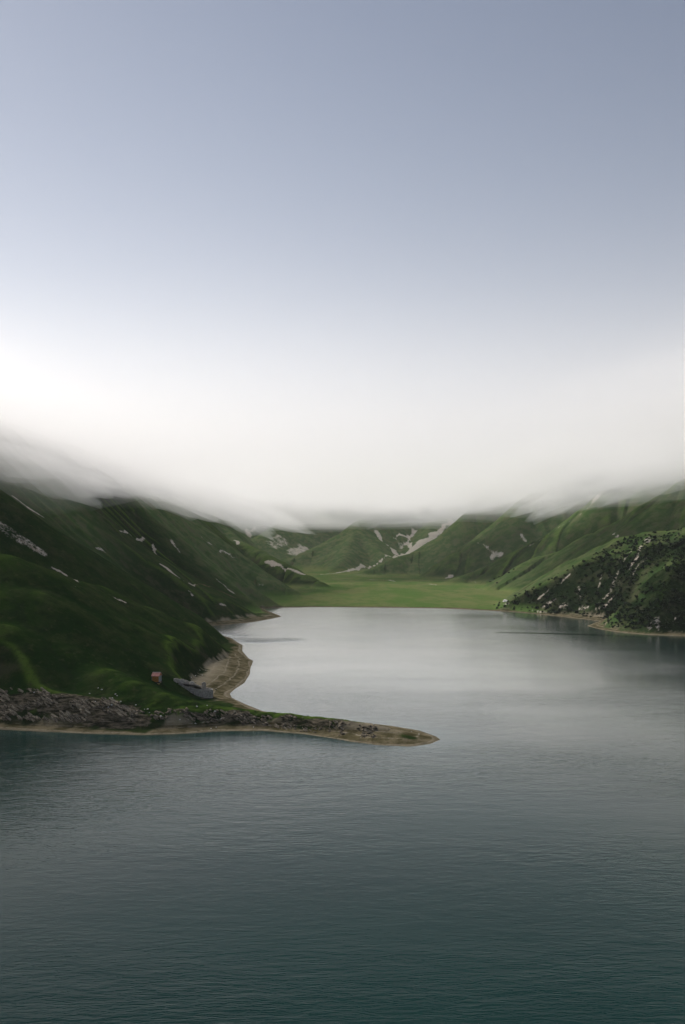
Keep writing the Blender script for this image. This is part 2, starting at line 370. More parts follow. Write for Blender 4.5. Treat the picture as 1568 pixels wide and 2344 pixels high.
def ground_material():
    m, t, b = mat('hill_ground')
    geo = N(t, 'ShaderNodeNewGeometry'); P = geo.outputs['Position']
    big = nz(t, P, .012, 5, .6); mid = nz(t, P, .07, 5, .65); fine = nz(t, P, .6, 4, .7); vf = nz(t, P, 2.5, 3, .7)
    g = mixc(t, mr(t, big, .38, .62), (.010,.029,.006), (.019,.041,.009))
    g = mixc(t, mr(t, mid, .42, .66, 0, .75), g, (.034,.047,.016))
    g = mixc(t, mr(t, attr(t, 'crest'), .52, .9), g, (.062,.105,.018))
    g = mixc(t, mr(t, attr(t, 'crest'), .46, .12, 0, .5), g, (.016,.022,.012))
    g = mixc(t, mr(t, nz(t, P, .20, 4, .7), .50, .68, 0, .6), g, (.010,.021,.007))
    g = mixc(t, mr(t, nz(t, P, .33, 3, .7), .55, .72, 0, .55), g, (.060,.066,.028))
    g = mixc(t, mr(t, fine, .50, .72, 0, .5), g, (.009,.018,.006))
    g = mixc(t, mth(t, 'MULTIPLY', attr(t, 'hazy_pasture'), .85), g, mixc(t, mr(t, mid, .4, .62), (.075,.130,.045), (.150,.175,.080)))
    g = mixc(t, mth(t, 'MULTIPLY', attr(t, 'thicket'), .9), g, mixc(t, mr(t, mid, .4, .62), (.007,.015,.006), (.016,.028,.010)))
    # meadow
    mg = mixc(t, mr(t, nz(t, mapv(t, P, (.02,.006,.02)), 1, 5, .65), .38, .62), (.090,.155,.040), (.150,.175,.065))
    mg = mixc(t, mr(t, mid, .56, .70, 0, .6), mg, (.045,.080,.022))
    g = mixc(t, attr(t, 'meadow'), g, mg)
    # steep ground: earth shows through
    sep = N(t, 'ShaderNodeSeparateXYZ'); t.links.new(geo.outputs['Normal'], sep.inputs[0])
    steep = mth(t, 'MULTIPLY', mr(t, sep.outputs[2], .84, .70), mr(t, mid, .50, .66))
    g = mixc(t, mth(t, 'MULTIPLY', steep, .35), g, (.075,.064,.045))
    # scree and bare earth
    sc = mixc(t, mr(t, fine, .35, .7), (.40,.345,.28), (.56,.50,.43))
    edge = mth(t, 'ADD', attr(t, 'scree'), mth(t, 'MULTIPLY', mth(t, 'SUBTRACT', mid, .5), 1.9))
    edge = mth(t, 'ADD', edge, mth(t, 'MULTIPLY', mth(t, 'SUBTRACT', fine, .5), 1.5))
    sf = mth(t, 'MULTIPLY', mr(t, edge, .30, .80), mr(t, attr(t, 'scree'), .02, .2))
    sc = mixc(t, mth(t, 'MULTIPLY', attr(t, 'hazy_pasture'), .6), sc, (.66,.61,.53))  # scree pales along with the painted haze
    g = mixc(t, sf, g, sc)
    g = mixc(t, mth(t, 'MULTIPLY', attr(t, 'red'), mr(t, mid, .35, .65)), g, (.20,.125,.090))
    # tilted rock beds
    beds = nz(t, mapv(t, P, (.22,.5,1.5), (R(15), R(28), R(20))), 1.0, 6, .75)
    rc = mixc(t, mr(t, beds, .40, .62), (.020,.022,.012), (.19,.16,.115))
    rc = mixc(t, mr(t, vf, .5, .75, 0, .5), rc, (.11,.10,.085))
    re = mth(t, 'ADD', attr(t, 'rock'), mth(t, 'MULTIPLY', mth(t, 'SUBTRACT', nz(t, P, .25, 5, .7), .5), 1.8))
    g = mixc(t, mr(t, re, .48, .78), g, rc)
    # strand: clay and dry weed with old waterlines
    sp = N(t, 'ShaderNodeSeparateXYZ'); t.links.new(P, sp.inputs[0])
    zz = mth(t, 'ADD', sp.outputs[2], mth(t, 'MULTIPLY', mth(t, 'SUBTRACT', nz(t, P, .05, 3), .5), .9))
    wv = mth(t, 'SINE', mth(t, 'MULTIPLY', zz, 7.5))
    ln = mth(t, 'MULTIPLY', mr(t, wv, .80, 1.0), mr(t, fine, .36, .56))
    bc = mixc(t, mr(t, nz(t, P, .2, 5, .65), .36, .66), (.062,.056,.026), (.175,.148,.092))
    bc = mixc(t, mr(t, zz, 1.4, 2.8, 0, .7), bc, (.34,.295,.21))
    bc = mixc(t, mr(t, vf, .5, .75, 0, .45), bc, (.055,.055,.028))
    bc = mixc(t, mth(t, 'MULTIPLY', ln, .6), bc, (.33,.29,.22))
    bc = mixc(t, mr(t, zz, .30, .1, 0, .35), bc, (.26,.22,.16))
    g = mixc(t, attr(t, 'beach'), g, bc)
    t.links.new(g, b.inputs['Base Color'])
    b.inputs['Roughness'].default_value = 1.0; b.inputs['Specular IOR Level'].default_value = 0.0
    hsum = mth(t, 'ADD', mth(t, 'MULTIPLY', fine, .5), mth(t, 'MULTIPLY', mid, 2.2))
    hsum = mth(t, 'ADD', hsum, mth(t, 'MULTIPLY', mth(t, 'MULTIPLY', beds, attr(t, 'rock')), 1.6))
    bp = N(t, 'ShaderNodeBump'); bp.inputs['Strength'].default_value = .8; bp.inputs['Distance'].default_value = 1.0
    t.links.new(hsum, bp.inputs['Height']); t.links.new(bp.outputs[0], b.inputs['Normal'])
    return m
M_GROUND = ground_material()

# ------------------------------------------------------------------ the ground, split where its parts meet
nX = len(XS); nY = len(YL)
idx = np.arange(nX*nY).reshape(nY, nX)
quads = np.stack([idx[:-1,:-1], idx[:-1,1:], idx[1:,1:], idx[1:,:-1]], -1).reshape(-1, 4)
qz = ZONE[:-1,:-1].ravel()
keep = ~((GZ[:-1,:-1] < -7.5) & (GZ[1:,1:] < -7.5)).ravel() 
CO = np.stack([GX, GY, GZ], -1).reshape(-1, 3); NR = GN.reshape(-1, 3)
ATT = {'scree': SCREE, 'rock': ROCK, 'red': RED, 'crest': CREST, 'beach': BEACH, 'meadow': MEAD, 'hazy_pasture': HAZY_PAST, 'thicket': THICK}
for zi, nm in enumerate(['headland','western_hills','valley_hills','eastern_hills','meadow','lake_bed']):
    q = quads[(qz == zi) & keep]
    if not len(q): continue
    used, inv = np.unique(q, return_inverse=True); q2 = inv.reshape(q.shape)
    me = mesh_np(nm, CO[used], q2, M_GROUND)
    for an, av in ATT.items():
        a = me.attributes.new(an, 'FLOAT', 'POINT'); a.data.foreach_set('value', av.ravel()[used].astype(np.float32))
    me.normals_split_custom_set_from_vertices(NR[used])
    o = link(bpy.data.objects.new(nm, me)); o['kind'] = 'structure'

# ================================================================== water
def water():
    wx = np.concatenate([[-9000,-4000,-1800,-900], np.arange(-600, 601, 5.0), [900,1800,4000,9000]])
    wy = np.concatenate([[-3000,-1000,-300,0], np.arange(60, 1040, 4.0), [1100,1500,3000,9000]])
    X, Y = np.meshgrid(wx, wy)
    d = -shore_dist(X, Y)
    n1, n2 = len(wx), len(wy); ii = np.arange(n1*n2).reshape(n2, n1)
    q = np.stack([ii[:-1,:-1], ii[:-1,1:], ii[1:,1:], ii[1:,:-1]], -1).reshape(-1, 4)
    m, t, b = mat('lake_water')
    geo = N(t, 'ShaderNodeNewGeometry'); P = geo.outputs['Position']
    shal = attr(t, 'shallow')
    col = mixc(t, mr(t, nz(t, P, .006, 3), .35, .65), (.0003,.019,.0160), (.0006,.025,.0205))
    col = mixc(t, shal, col, (.012,.045,.042))
    t.links.new(col, b.inputs['Base Color'])
    b.inputs['IOR'].default_value = 1.14
    gust = nz(t, mapv(t, P, (.006,.010,1), (0,0,R(20))), 1.0, 3, .5)
    rg = mth(t, 'ADD', .06, mth(t, 'MULTIPLY', attr(t, 'wind_sheen'), mr(t, gust, .3, .7, .08, .13)))
    t.links.new(rg, b.inputs['Roughness']); t.links.new(rg, b.inputs['Coat Roughness'])
    t.links.new(attr(t, 'wind_sheen'), b.inputs['Coat Weight']); b.inputs['Coat IOR'].default_value = 1.9  # extra coat on the far lake, added to brighten its reflection
    w1 = nz(t, mapv(t, P, (.30,1.05,1), (0,0,R(-38))), 1.0, 3, .55, .3)
    w2 = nz(t, mapv(t, P, (.9,2.6,1), (0,0,R(-25))), 1.0, 2, .5)
    w3 = nz(t, mapv(t, P, (.10,.22,1), (0,0,R(-48))), 1.0, 2, .5)
    hh = mth(t, 'ADD', mth(t, 'MULTIPLY', w1, .34), mth(t, 'ADD', mth(t, 'MULTIPLY', w2, .10), mth(t, 'MULTIPLY', w3, .5)))
    amp = mth(t, 'MULTIPLY', hh, mth(t, 'MULTIPLY', mr(t, gust, .35, .65, .35, 1.5), attr(t, 'ripple')))
    bp = N(t, 'ShaderNodeBump'); bp.inputs['Strength'].default_value = 1.0; bp.inputs['Distance'].default_value = 1.0
    t.links.new(amp, bp.inputs['Height']); t.links.new(bp.outputs[0], b.inputs['Normal']); t.links.new(bp.outputs[0], b.inputs['Coat Normal'])
    me = mesh_np('lake_water', np.stack([X.ravel(), Y.ravel(), np.zeros(X.size)], -1), q, m)
    a = me.attributes.new('shallow', 'FLOAT', 'POINT'); a.data.foreach_set('value', sstep(16, 1, d).ravel().astype(np.float32))
    rip = .20*sstep(700, 120, Y)**1.2 + .05
    for pts, wd in (([(470,1446),(520,1450),(560,1456)],3), ([(555,1464),(590,1467),(650,1465)],6)):
        Q = [lake(*p) for p in pts]
        for p, q_ in zip(Q[:-1], Q[1:]):
            e = (q_[0]-p[0], q_[1]-p[1]); tt = np.clip(((X-p[0])*e[0]+(Y-p[1])*e[1])/(e[0]**2+e[1]**2), 0, 1)
            rip = rip + .6*sstep(wd*2.6, wd*.8, np.hypot(X-p[0]-tt*e[0], Y-p[1]-tt*e[1]))
    a = me.attributes.new('ripple', 'FLOAT', 'POINT'); a.data.foreach_set('value', rip.ravel().astype(np.float32))
    wind_sheen = sstep(150, 520, Y)
    for pts, wd, dp in (([(1150,1448),(1250,1450),(1350,1453),(1450,1457)],2.2,.8),):
        Q = [lake(*p) for p in pts]
        for p, q_ in zip(Q[:-1], Q[1:]):
            e = (q_[0]-p[0], q_[1]-p[1]); tt = np.clip(((X-p[0])*e[0]+(Y-p[1])*e[1])/(e[0]**2+e[1]**2), 0, 1)
            dd = np.hypot(X-p[0]-tt*e[0], Y-p[1]-tt*e[1])
            wind_sheen = wind_sheen*(1-dp*sstep(wd*2.6, wd*.8, dd))
    a = me.attributes.new('wind_sheen', 'FLOAT', 'POINT'); a.data.foreach_set('value', wind_sheen.ravel().astype(np.float32))
    o = link(bpy.data.objects.new('lake_water', me)); o['kind'] = 'structure'
water()

# ================================================================== low cloud on the mountains, and haze
def cloud(label, X, Y, base, top, dens):
    n2, n1 = X.shape; ii = np.arange(n1*n2).reshape(n2, n1)
    q = np.stack([ii[:-1,:-1], ii[:-1,1:], ii[1:,1:], ii[1:,:-1]], -1).reshape(-1, 4)
    nb = X.size
    co = np.concatenate([np.stack([X.ravel(), Y.ravel(), base.ravel()], -1), np.stack([X.ravel(), Y.ravel(), top.ravel()], -1)])
    f = [q[:, ::-1], q+nb]
    for e in (ii[0], ii[-1][::-1], ii[:,0][::-1], ii[:,-1]):
        f.append(np.stack([e[:-1], e[1:], e[1:]+nb, e[:-1]+nb], -1))
    me = mesh_np('low_cloud', co, np.concatenate(f), None)
    m = bpy.data.materials.new('cloud_vapour'); m.use_nodes = True; t = m.node_tree; t.nodes.clear()
    o = t.nodes.new('ShaderNodeOutputMaterial'); v = t.nodes.new('ShaderNodeVolumePrincipled')
    v.inputs['Color'].default_value = (1,.997,.995,1); v.inputs['Density'].default_value = dens
    v.inputs['Anisotropy'].default_value = .35
    t.links.new(v.outputs[0], o.inputs['Volume']); me.materials.append(m)
    ob = link(bpy.data.objects.new('low_cloud', me)); ob['kind'] = 'stuff'; ob['label'] = label; ob['category'] = 'cloud'; ob['group'] = 'low clouds'
def cloud_layers():
    gx = np.concatenate([[-9000,-6000,-4000,-2800,-2200], np.arange(-1800, 1801, 24.0), [2200,2800,4000,6000,9000]])
    gy = np.concatenate([[-4000,-2000,-900], np.arange(-300, 3601, 24.0), [4600,6000,9000]])
    X, Y = np.meshgrid(gx, gy)
    far_ = sstep(350, 1100, Y)
    side_w = sstep(0, 1, (-X-(150+.06*(Y-600)))/280 + .3*fbm(X, Y, 260, 4, 101))
    side_e = sstep(0, 1, (X-(150+.08*(Y-700)))/320 + .3*fbm(X, Y, 260, 4, 141))*sstep(350, 700, Y)
    head = sstep(0, 1, (Y-1750)/500 + .3*fbm(X, Y, 300, 4, 181))
    body = np.maximum(np.maximum(side_w, side_e), head)
    shift = 40*sstep(60, 420, X-.08*(Y-900)) 
    thick = .068*np.maximum(Y-130, 0) + .08*np.maximum(np.abs(X)-150, 0)
    top = 145 + smin(thick, 0*thick+52, 30)*(1+.12*fbm(X, Y, 500, 3, 95)*far_) + shift*.4 + 22*body
    # the cloud hangs lower where it clings to the slopes, and lifts off over the open valley
    cling_w = sstep(-60, 190, -X-.10*(Y-700)-95 + 70*fbm(X, Y, 230, 4, 401))*sstep(350, 650, Y)
    cling_e = sstep(-60, 200, X-.12*(Y-700)-120 + 70*fbm(X, Y, 230, 4, 411))*sstep(500, 800, Y)
    cling_h = sstep(1700, 2500, Y + 260*fbm(X, Y, 330, 4, 421))
    cling = np.maximum(np.maximum(cling_w, cling_e), cling_h*.2)
    lv = [(112, 34, .0007, 'faint mist below the low cloud over the lake and valley'),
          (117, 26, .0008, 'thin veil under the low cloud over the valley'),
          (124, 18, .0013, 'soft fringe of the low cloud sheet over the valley'),
          (132, 10, .0021, 'white sheet of low cloud closing over the lake and mountains'),
          (140, 0, .0030, 'thick body of the low cloud around the mountain tops'),
          (150, 0, .0045, 'densest white cloud lying on the mountain tops')]
    for k, (b0, drop, dens, lb) in enumerate(lv):
        und = (2+15*far_)*fbm(X, Y, 380, 4, 91) + cling*(20*fbm(X+Y*.3, Y, 190, 5, 201+k*7, .6))
        bs = b0 - drop*cling*(1+.5*side_w) - 14*side_w*cling_w + und + shift*(.4+.6*cling)
        th = smax(top - 3*k - bs, 0*bs+5.0, 14)
        if k >= 4: th = np.maximum(th*body, 2.5)
        cloud(lb, X, Y, bs, bs+th, dens)
cloud_layers()
def wisps():                     # torn shreds hanging under the cloud along the slopes
    import bmesh
    from mathutils import noise as mn
    m = bpy.data.materials.new('wisp_vapour'); m.use_nodes = True; t = m.node_tree; t.nodes.clear()
    o = t.nodes.new('ShaderNodeOutputMaterial'); v = t.nodes.new('ShaderNodeVolumePrincipled')
    v.inputs['Color'].default_value = (1,.997,.995,1); v.inputs['Density'].default_value = .0065; v.inputs['Anisotropy'].default_value = .35
    t.links.new(v.outputs[0], o.inputs['Volume'])
    for k, (px, py, Y, rx_, ry_, rz_, tilt, lb) in enumerate([
        (1265,1040,1150,62,90,20,18,'bright white puff of cloud against the right mountain'),
        (1190,1095,1350,95,120,17,16,'torn wisp of cloud drifting left of the scree scar on the right mountain'),
        (1440,1085,1050,70,110,14,10,'thin wisp of cloud lying over the right mountain by the frame edge'),
        (1040,1160,1750,120,150,18,12,'ragged wisp of cloud over the upper end of the pale scree gully'),
        (860,1172,1950,120,160,16,-4,'low white wisp of cloud at the head of the valley'),
        (700,1165,1900,130,150,20,-6,'soft wisp of cloud over the far pale slopes'),
        (560,1168,1500,85,120,15,-14,'wisp of cloud at the end of the left mountain ridge'),
        (400,1130,1150,90,130,17,-18,'drifting wisp of cloud on the upper left mountainside'),
        (240,1075,880,80,110,15,-20,'long pale wisp of cloud slanting down the left mountain'),
        (90,1080,760,66,100,15,-14,'faint wisp of cloud at the left edge above the brown scree'),
        (960,1150,1850,105,130,19,20,'upturned wisp of cloud between the scree gully and the valley head'),
        (1330,1120,1250,75,110,16,24,'wisp of cloud under the white puff on the right mountain'),
        (490,1150,1350,80,130,18,-24,'wisp of cloud sliding down behind the left mountain ridge'),
        (1520,1075,980,70,100,20,20,'pale wisp of cloud at the right edge high on the slope')]):
        bm = bmesh.new(); bmesh.ops.create_icosphere(bm, subdivisions=4, radius=1); off = Vector((k*7.3, k*3.1, 0))
        for v_ in bm.verts:
            c = v_.co.copy(); d = 1 + .55*mn.noise(c*1.3+off) + .38*mn.noise(c*3.1+off) + .22*mn.noise(c*7+off)
            v_.co = Vector((c.x*d*rx_, c.y*d*ry_, c.z*d*rz_))
        me = bpy.data.meshes.new('cloud_wisp'); bm.to_mesh(me); bm.free(); me.materials.append(m)
        o_ = bpy.data.objects.new('cloud_wisp', me); o_.location = at(px, py, Y); o_.rotation_euler = (0, R(-tilt), 0); link(o_)
        o_['label'] = lb; o_['category'] = 'cloud'; o_['group'] = 'shreds of cloud on the slopes'; o_['kind'] = 'stuff'
wisps()

def haze():
    x0, x1, y0, y1, z0, z1 = -9500, 9500, -4500, 9500, -9.5, 360
    co = [(x,y,z) for z in (z0,z1) for y in (y0,y1) for x in (x0,x1)]
    me = mesh_np('haze', co, np.array([[0,2,3,1],[4,5,7,6],[0,1,5,4],[2,6,7,3],[0,4,6,2],[1,3,7,5]]), None, False)
    m = bpy.data.materials.new('haze_air'); m.use_nodes = True; t = m.node_tree; t.nodes.clear()
    o = t.nodes.new('ShaderNodeOutputMaterial'); v = t.nodes.new('ShaderNodeVolumePrincipled')
    v.inputs['Color'].default_value = (.97,.98,1,1); v.inputs['Density'].default_value = HAZE
    v.inputs['Anisotropy'].default_value = .0
    t.links.new(v.outputs[0], o.inputs['Volume']); me.materials.append(m)
    ob = link(bpy.data.objects.new('haze', me)); ob['kind'] = 'stuff'; ob['label'] = 'thin pale haze over the lake and valley'
HAZE = .00003
haze()

# ================================================================== things
rnd = random.Random(7)
def simple_mat(name, c1, c2, scale, rough=.9, bump=.3, c3=None):
    m, t, b = mat(name)
    tc = N(t, 'ShaderNodeTexCoord'); oi = N(t, 'ShaderNodeObjectInfo')
    va = N(t, 'ShaderNodeVectorMath', operation='ADD'); t.links.new(tc.outputs['Object'], va.inputs[0])
    cb = N(t, 'ShaderNodeCombineXYZ'); t.links.new(mth(t, 'MULTIPLY', oi.outputs['Random'], 50.0), cb.inputs[0]); t.links.new(cb.outputs[0], va.inputs[1])
    P = va.outputs[0]
    n1 = nz(t, P, scale, 5, .65); n2 = nz(t, P, scale*5, 3, .6)
    c = mixc(t, mr(t, n1, .35, .65), c1, c2)
    if c3: c = mixc(t, mr(t, n2, .52, .7), c, c3)
    hv = N(t, 'ShaderNodeHueSaturation'); t.links.new(c, hv.inputs['Color']); t.links.new(mr(t, oi.outputs['Random'], 0, 1, .72, 1.25), hv.inputs['Value'])
    t.links.new(hv.outputs[0], b.inputs['Base Color'])
    b.inputs['Roughness'].default_value = rough; b.inputs['Specular IOR Level'].default_value = .25
    bp = N(t, 'ShaderNodeBump'); bp.inputs['Strength'].default_value = bump; bp.inputs['Distance'].default_value = .2
    t.links.new(n2, bp.inputs['Height']); t.links.new(bp.outputs[0], b.inputs['Normal'])
    return m
M_ROCK = simple_mat('grey_rock', (.06,.052,.036), (.36,.30,.215), .9, c3=(.080,.074,.045))
M_PALE = simple_mat('pale_boulder', (.48,.47,.44), (.72,.70,.66), 2)
M_LEAF = simple_mat('shrub_leaves', (.010,.024,.008), (.024,.045,.015), 3, bump=.5)
M_BOARD = simple_mat('weathered_orange_boards', (.46,.19,.04), (.62,.29,.07), 2.5, c3=(.30,.12,.035))
M_ROOF = simple_mat('faded_pink_roof', (.28,.12,.10), (.38,.19,.165), 1.5)
M_TRIM = simple_mat('grey_boards', (.30,.30,.29), (.44,.43,.41), 2)
M_WALL = simple_mat('ruin_stone', (.34,.315,.27), (.56,.52,.46), 1.6, c3=(.24,.22,.19))
M_YEL = simple_mat('yellow_block', (.45,.33,.12), (.60,.46,.20), 3)

def icoblob(name, m, seed, sub, sx, sy, sz, jag, flat=False, cut=-.35):
    import bmesh
    bm = bmesh.new(); bmesh.ops.create_icosphere(bm, subdivisions=sub, radius=1)
    r = random.Random(seed); off = r.random()*50
    from mathutils import noise as mn
    for v in bm.verts:
        d = 1 + jag*mn.noise(v.co*1.7+Vector((off,0,0))) + jag*.6*mn.noise(v.co*4.1+Vector((0,off,0)))
        v.co *= d
        if v.co.z < cut: v.co.z = cut
        v.co.x *= sx; v.co.y *= sy; v.co.z *= sz
    me = bpy.data.meshes.new(name); bm.to_mesh(me); bm.free(); me.materials.append(m)
    if not flat:
        for p in me.polygons: p.use_smooth = True
    return me
def slab(name, seed):            # a tilted bed of rock: an irregular angular block
    import bmesh
    bm = bmesh.new(); bmesh.ops.create_cube(bm, size=2); bmesh.ops.subdivide_edges(bm, edges=bm.edges, cuts=1, use_grid_fill=True)
    r = random.Random(seed)
    for v in bm.verts:
        v.co += Vector((r.uniform(-.28,.28), r.uniform(-.28,.28), r.uniform(-.25,.25)))
        v.co.x *= 1-.25*abs(v.co.y)*.6
    me = bpy.data.meshes.new(name); bm.to_mesh(me); bm.free(); me.materials.append(M_ROCK); return me
def put(name, me, loc, scale, rot, label, cat, group=None):
    o = bpy.data.objects.new(name, me); o.location = loc; o.scale = scale; o.rotation_euler = rot
    link(o); o['label'] = label; o['category'] = cat
    if group: o['group'] = group
    return o
def empty(name, loc, rz, label, cat):
    o = bpy.data.objects.new(name, None); o.location = loc; o.rotation_euler = (0,0,rz); link(o); o['label'] = label; o['category'] = cat; return o
def part(name, me, parent):
    o = bpy.data.objects.new(name, me); link(o); o.parent = parent; return o
def bmesh_boxes(name, boxes, m, jag=0, cuts=0, seed=0):
    import bmesh
    bm = bmesh.new(); r = random.Random(seed)
    for (x0,x1,y0,y1,z0,z1) in boxes:
        g = bmesh.ops.create_cube(bm, size=1)
        for v in g['verts']: v.co = Vector((x0+(v.co.x+.5)*(x1-x0), y0+(v.co.y+.5)*(y1-y0), z0+(v.co.z+.5)*(z1-z0)))
    if cuts: bmesh.ops.subdivide_edges(bm, edges=bm.edges, cuts=cuts, use_grid_fill=True)
    if jag:
        for v in bm.verts: v.co += Vector((r.uniform(-jag,jag), r.uniform(-jag,jag), r.uniform(-jag,jag)))
    me = bpy.data.meshes.new(name); bm.to_mesh(me); bm.free(); me.materials.append(m); return me
def from_faces(name, co, faces, m):
    me = bpy.data.meshes.new(name); me.from_pydata(co, [], faces); me.update(); me.materials.append(m); return me

# ---- the orange hut
hx, hy, hz = ground(357, 1562)
hut = empty('hut', (hx, hy+1.5, hz-.1), R(-8), 'small orange-brown hut with a faded pink roof on the dark green slope', 'hut')
w, d, hw = 1.42, 1.55, 2.55
part('foundation', bmesh_boxes('foundation', [(-w-.12,w+.12,-d-.12,d+.12,-.9,.22)], simple_mat('dark_foundation', (.03,.028,.025), (.07,.06,.055), 2), .03, 2, 3), hut)
part('wall', from_faces('wall', [(-w,-d,.22),(w,-d,.22),(w,d,.22),(-w,d,.22),(-w,-d,hw),(w,-d,hw),(w,d,hw),(-w,d,hw),(-w,0,hw+1.05),(w,0,hw+1.05)],
     [(0,1,5,4),(1,2,6,9,5),(2,3,7,6),(3,0,4,8,7),(3,2,1,0)], M_BOARD), hut)
def gable(o_, th, lift):
    k = 1.05/d; e = d+.28; ze = hw - .28*k
    a = [(-w-.2,-e,ze+lift),(w+.2,-e,ze+lift),(w+.2,0,hw+1.05+lift),(-w-.2,0,hw+1.05+lift)]
    b_ = [(x,-y,z) for x,y,z in a]
    co = a+[(x,y,z+th) for x,y,z in a]+b_+[(x,y,z+th) for x,y,z in b_]
    f = []
    for q in (0, 8): f += [(q,q+1,q+2,q+3),(q+4,q+5,q+6,q+7),(q,q+1,q+5,q+4),(q+1,q+2,q+6,q+5),(q+3,q,q+4,q+7)]
    return co, f
co, f = gable(0, .10, .02)
roof = part('roof', from_faces('roof', co, f, M_ROOF), hut)
part('ridge_cap', bmesh_boxes('ridge_cap', [(-w-.21,w+.21,-.14,.14,hw+1.12,hw+1.22)], M_TRIM), roof)
for sx in (-1, 1):
    part('corner_board', bmesh_boxes('corner_board', [(sx*w-.09 if sx>0 else sx*w-.03, sx*w+.03 if sx>0 else sx*w+.09, -d-.03, -d+.02, .23, hw-.02)], M_TRIM), hut)
part('side_cladding', bmesh_boxes('side_cladding', [(w+.006,w+.03,-d+.03,d-.03,.24,hw-.05)], M_TRIM), hut)
for k in range(2):
    bx_ = ground(366+k*-3.5, 1563.5+k*2.2)
    put('block', bmesh_boxes('block', [(-.35,.35,-.3,.3,-.15,.5 if k==0 else .28)], M_YEL, .06, 1, 5+k), bx_, (1,1,1), (0,0,R(20+k*40)),
        ['pale yellow block lying by the right foot of the orange hut','small tan block just below the yellow one beside the hut'][k], 'block')

# ---- the stone ruin below the hut
rx, ry, rz = ground(446, 1591)
ruin = empty('stone_ruin', (rx, ry, rz), 0, 'roofless grey stone ruin with broken walls below the orange hut', 'ruin')
def wall_run(a, b, z0, tops, thick, seed):   # a stone wall from a to b, ragged top heights along it
    ax, ay = a; bx, by = b; L = math.hypot(bx-ax, by-ay); ux, uy = (bx-ax)/L, (by-ay)/L; nx, ny = -uy, ux
    n = max(6, int(L/.45)); r = random.Random(seed); co = []; f = []
    for i in range(n+1):
        t = i/n; k = t*(len(tops)-1); k0 = min(int(k), len(tops)-2); h_ = tops[k0]+(tops[k0+1]-tops[k0])*(k-k0)+r.uniform(-.13,.13)
        g0 = hgt(rx+ax+(bx-ax)*t, ry+ay+(by-ay)*t) - rz
        for s_ in (-.5, .5):
            px_, py_ = ax+(bx-ax)*t+nx*thick*s_, ay+(by-ay)*t+ny*thick*s_
            for zz in (-.5, .35, .7, 1.0):
                z = g0-.6 if zz < 0 else g0*(1-zz)+h_*zz
                co.append((px_+r.uniform(-.05,.05), py_+r.uniform(-.05,.05), z+ (r.uniform(-.05,.05) if 0<zz<1 else 0)))
    for i in range(n):
        o0 = i*8; o1 = o0+8
        for j in range(3):
            f.append((o0+j, o1+j, o1+j+1, o0+j+1)); f.append((o0+4+j+1, o1+4+j+1, o1+4+j, o0+4+j))
        f.append((o0+3, o1+3, o1+7, o0+7))
    f += [(j, j+1, j+5, j+4) for j in range(3)] + [(n*8+j+4, n*8+j+5, n*8+j+1, n*8+j) for j in range(3)]
    return co, f
A, B, Cc, D = (0,0), (6.6,1.2), (5.8,5.8), (-8.6,2.6)
gD = hgt(rx+D[0], ry+D[1])-rz
for a, b, tops, th, sd_k in ((A, B, (2.3,2.0,2.2,1.5,1.7), .7, 1), (A, D, (2.3,2.6,2.9,3.6,3.9,gD+.9), .7, 2), (B, Cc, (1.7,1.9,1.2,1.6), .6, 3), (D, Cc, (gD+.9,gD+.4,3.9,2.4,1.6), .6, 4)):
    co, f = wall_run(a, b, 0, tops, th, sd_k); part('wall', from_faces('wall', co, f, M_WALL), ruin)
for (a, b, tops, sd_k) in (((-2.6,2.4),(-.6,2.7),(4.4,4.9,4.8,4.1),5), ((2.2,3.0),(3.9,3.2),(4.0,4.5,4.1),6)):
    co, f = wall_run(a, b, 0, tops, .6, sd_k); part('standing_wall', from_faces('standing_wall', co, f, M_WALL), ruin)
co = []; f = []; nn = 9
for j in range(nn):
    for i in range(nn):
        u, v_ = i/(nn-1), j/(nn-1)
        x = (A[0]*(1-u)+B[0]*u)*(1-v_)+(D[0]*(1-u)+Cc[0]*u)*v_; y = (A[1]*(1-u)+B[1]*u)*(1-v_)+(D[1]*(1-u)+Cc[1]*u)*v_
        co.append((x, y, (1.0-.4*u)*(1-0)+(gD-.4)*.62*(1-u)+rnd.uniform(-.25,.25)))
for j in range(nn-1):
    for i in range(nn-1): f.append((j*nn+i, j*nn+i+1, (j+1)*nn+i+1, (j+1)*nn+i))
part('rubble_fill', from_faces('rubble_fill', co, f, M_WALL), ruin)

# ---- pale boulders
bould = [icoblob('boulder', M_PALE, 20+k, 2, 1.15, .9, .75, .5, True) for k in range(4)]
def boulder(px, py, spx, label, group, mats=None):
    g = ground(px, py)
    if not g: return
    r = spx*.5*g[1]/F
    put('boulder', bould[rnd.randrange(4)], (g[0], g[1], g[2]+r*.2), (r,r*.9,r), (rnd.uniform(-.2,.2),rnd.uniform(-.2,.2),rnd.uniform(0,6)), label, 'boulder', group)
boulder(256,1600,6.5,'largest white boulder on the dark grass above the rocky bank', None)
boulder(492,1631,5.5,'bright white boulder above the footpath at the root of the spit', None)
boulder(368,1644,4.8,'white boulder alone on the brown bank left of the footpath', None)
boulder(1157,1378,12,'grey rock at the right end of the meadow by the shore', None)
for x, y, q in [(256,1616,5),(264,1591,4),(268,1594,3.5),(233,1581,4),(225,1576,3),(218,1610,3.5),(205,1589,3),(248,1623,3.5),(266,1614,3),(276,1608,4),(311,1614,3.2),(78,1586,4)]:
    boulder(x,y,q,'pale boulder scattered on the dark grass above the rocky bank','pale boulders above the rocky bank')
for x, y, q in [(338,1624,4.2),(331,1626,3),(342,1632,3),(412,1649,4),(451,1618,4),(474,1616,3),(447,1660,3.6),(483,1668,3),(495,1665,3)]:
    boulder(x,y,q,'small pale boulder on the brown bank below the hut and ruin','pale boulders below the ruin')
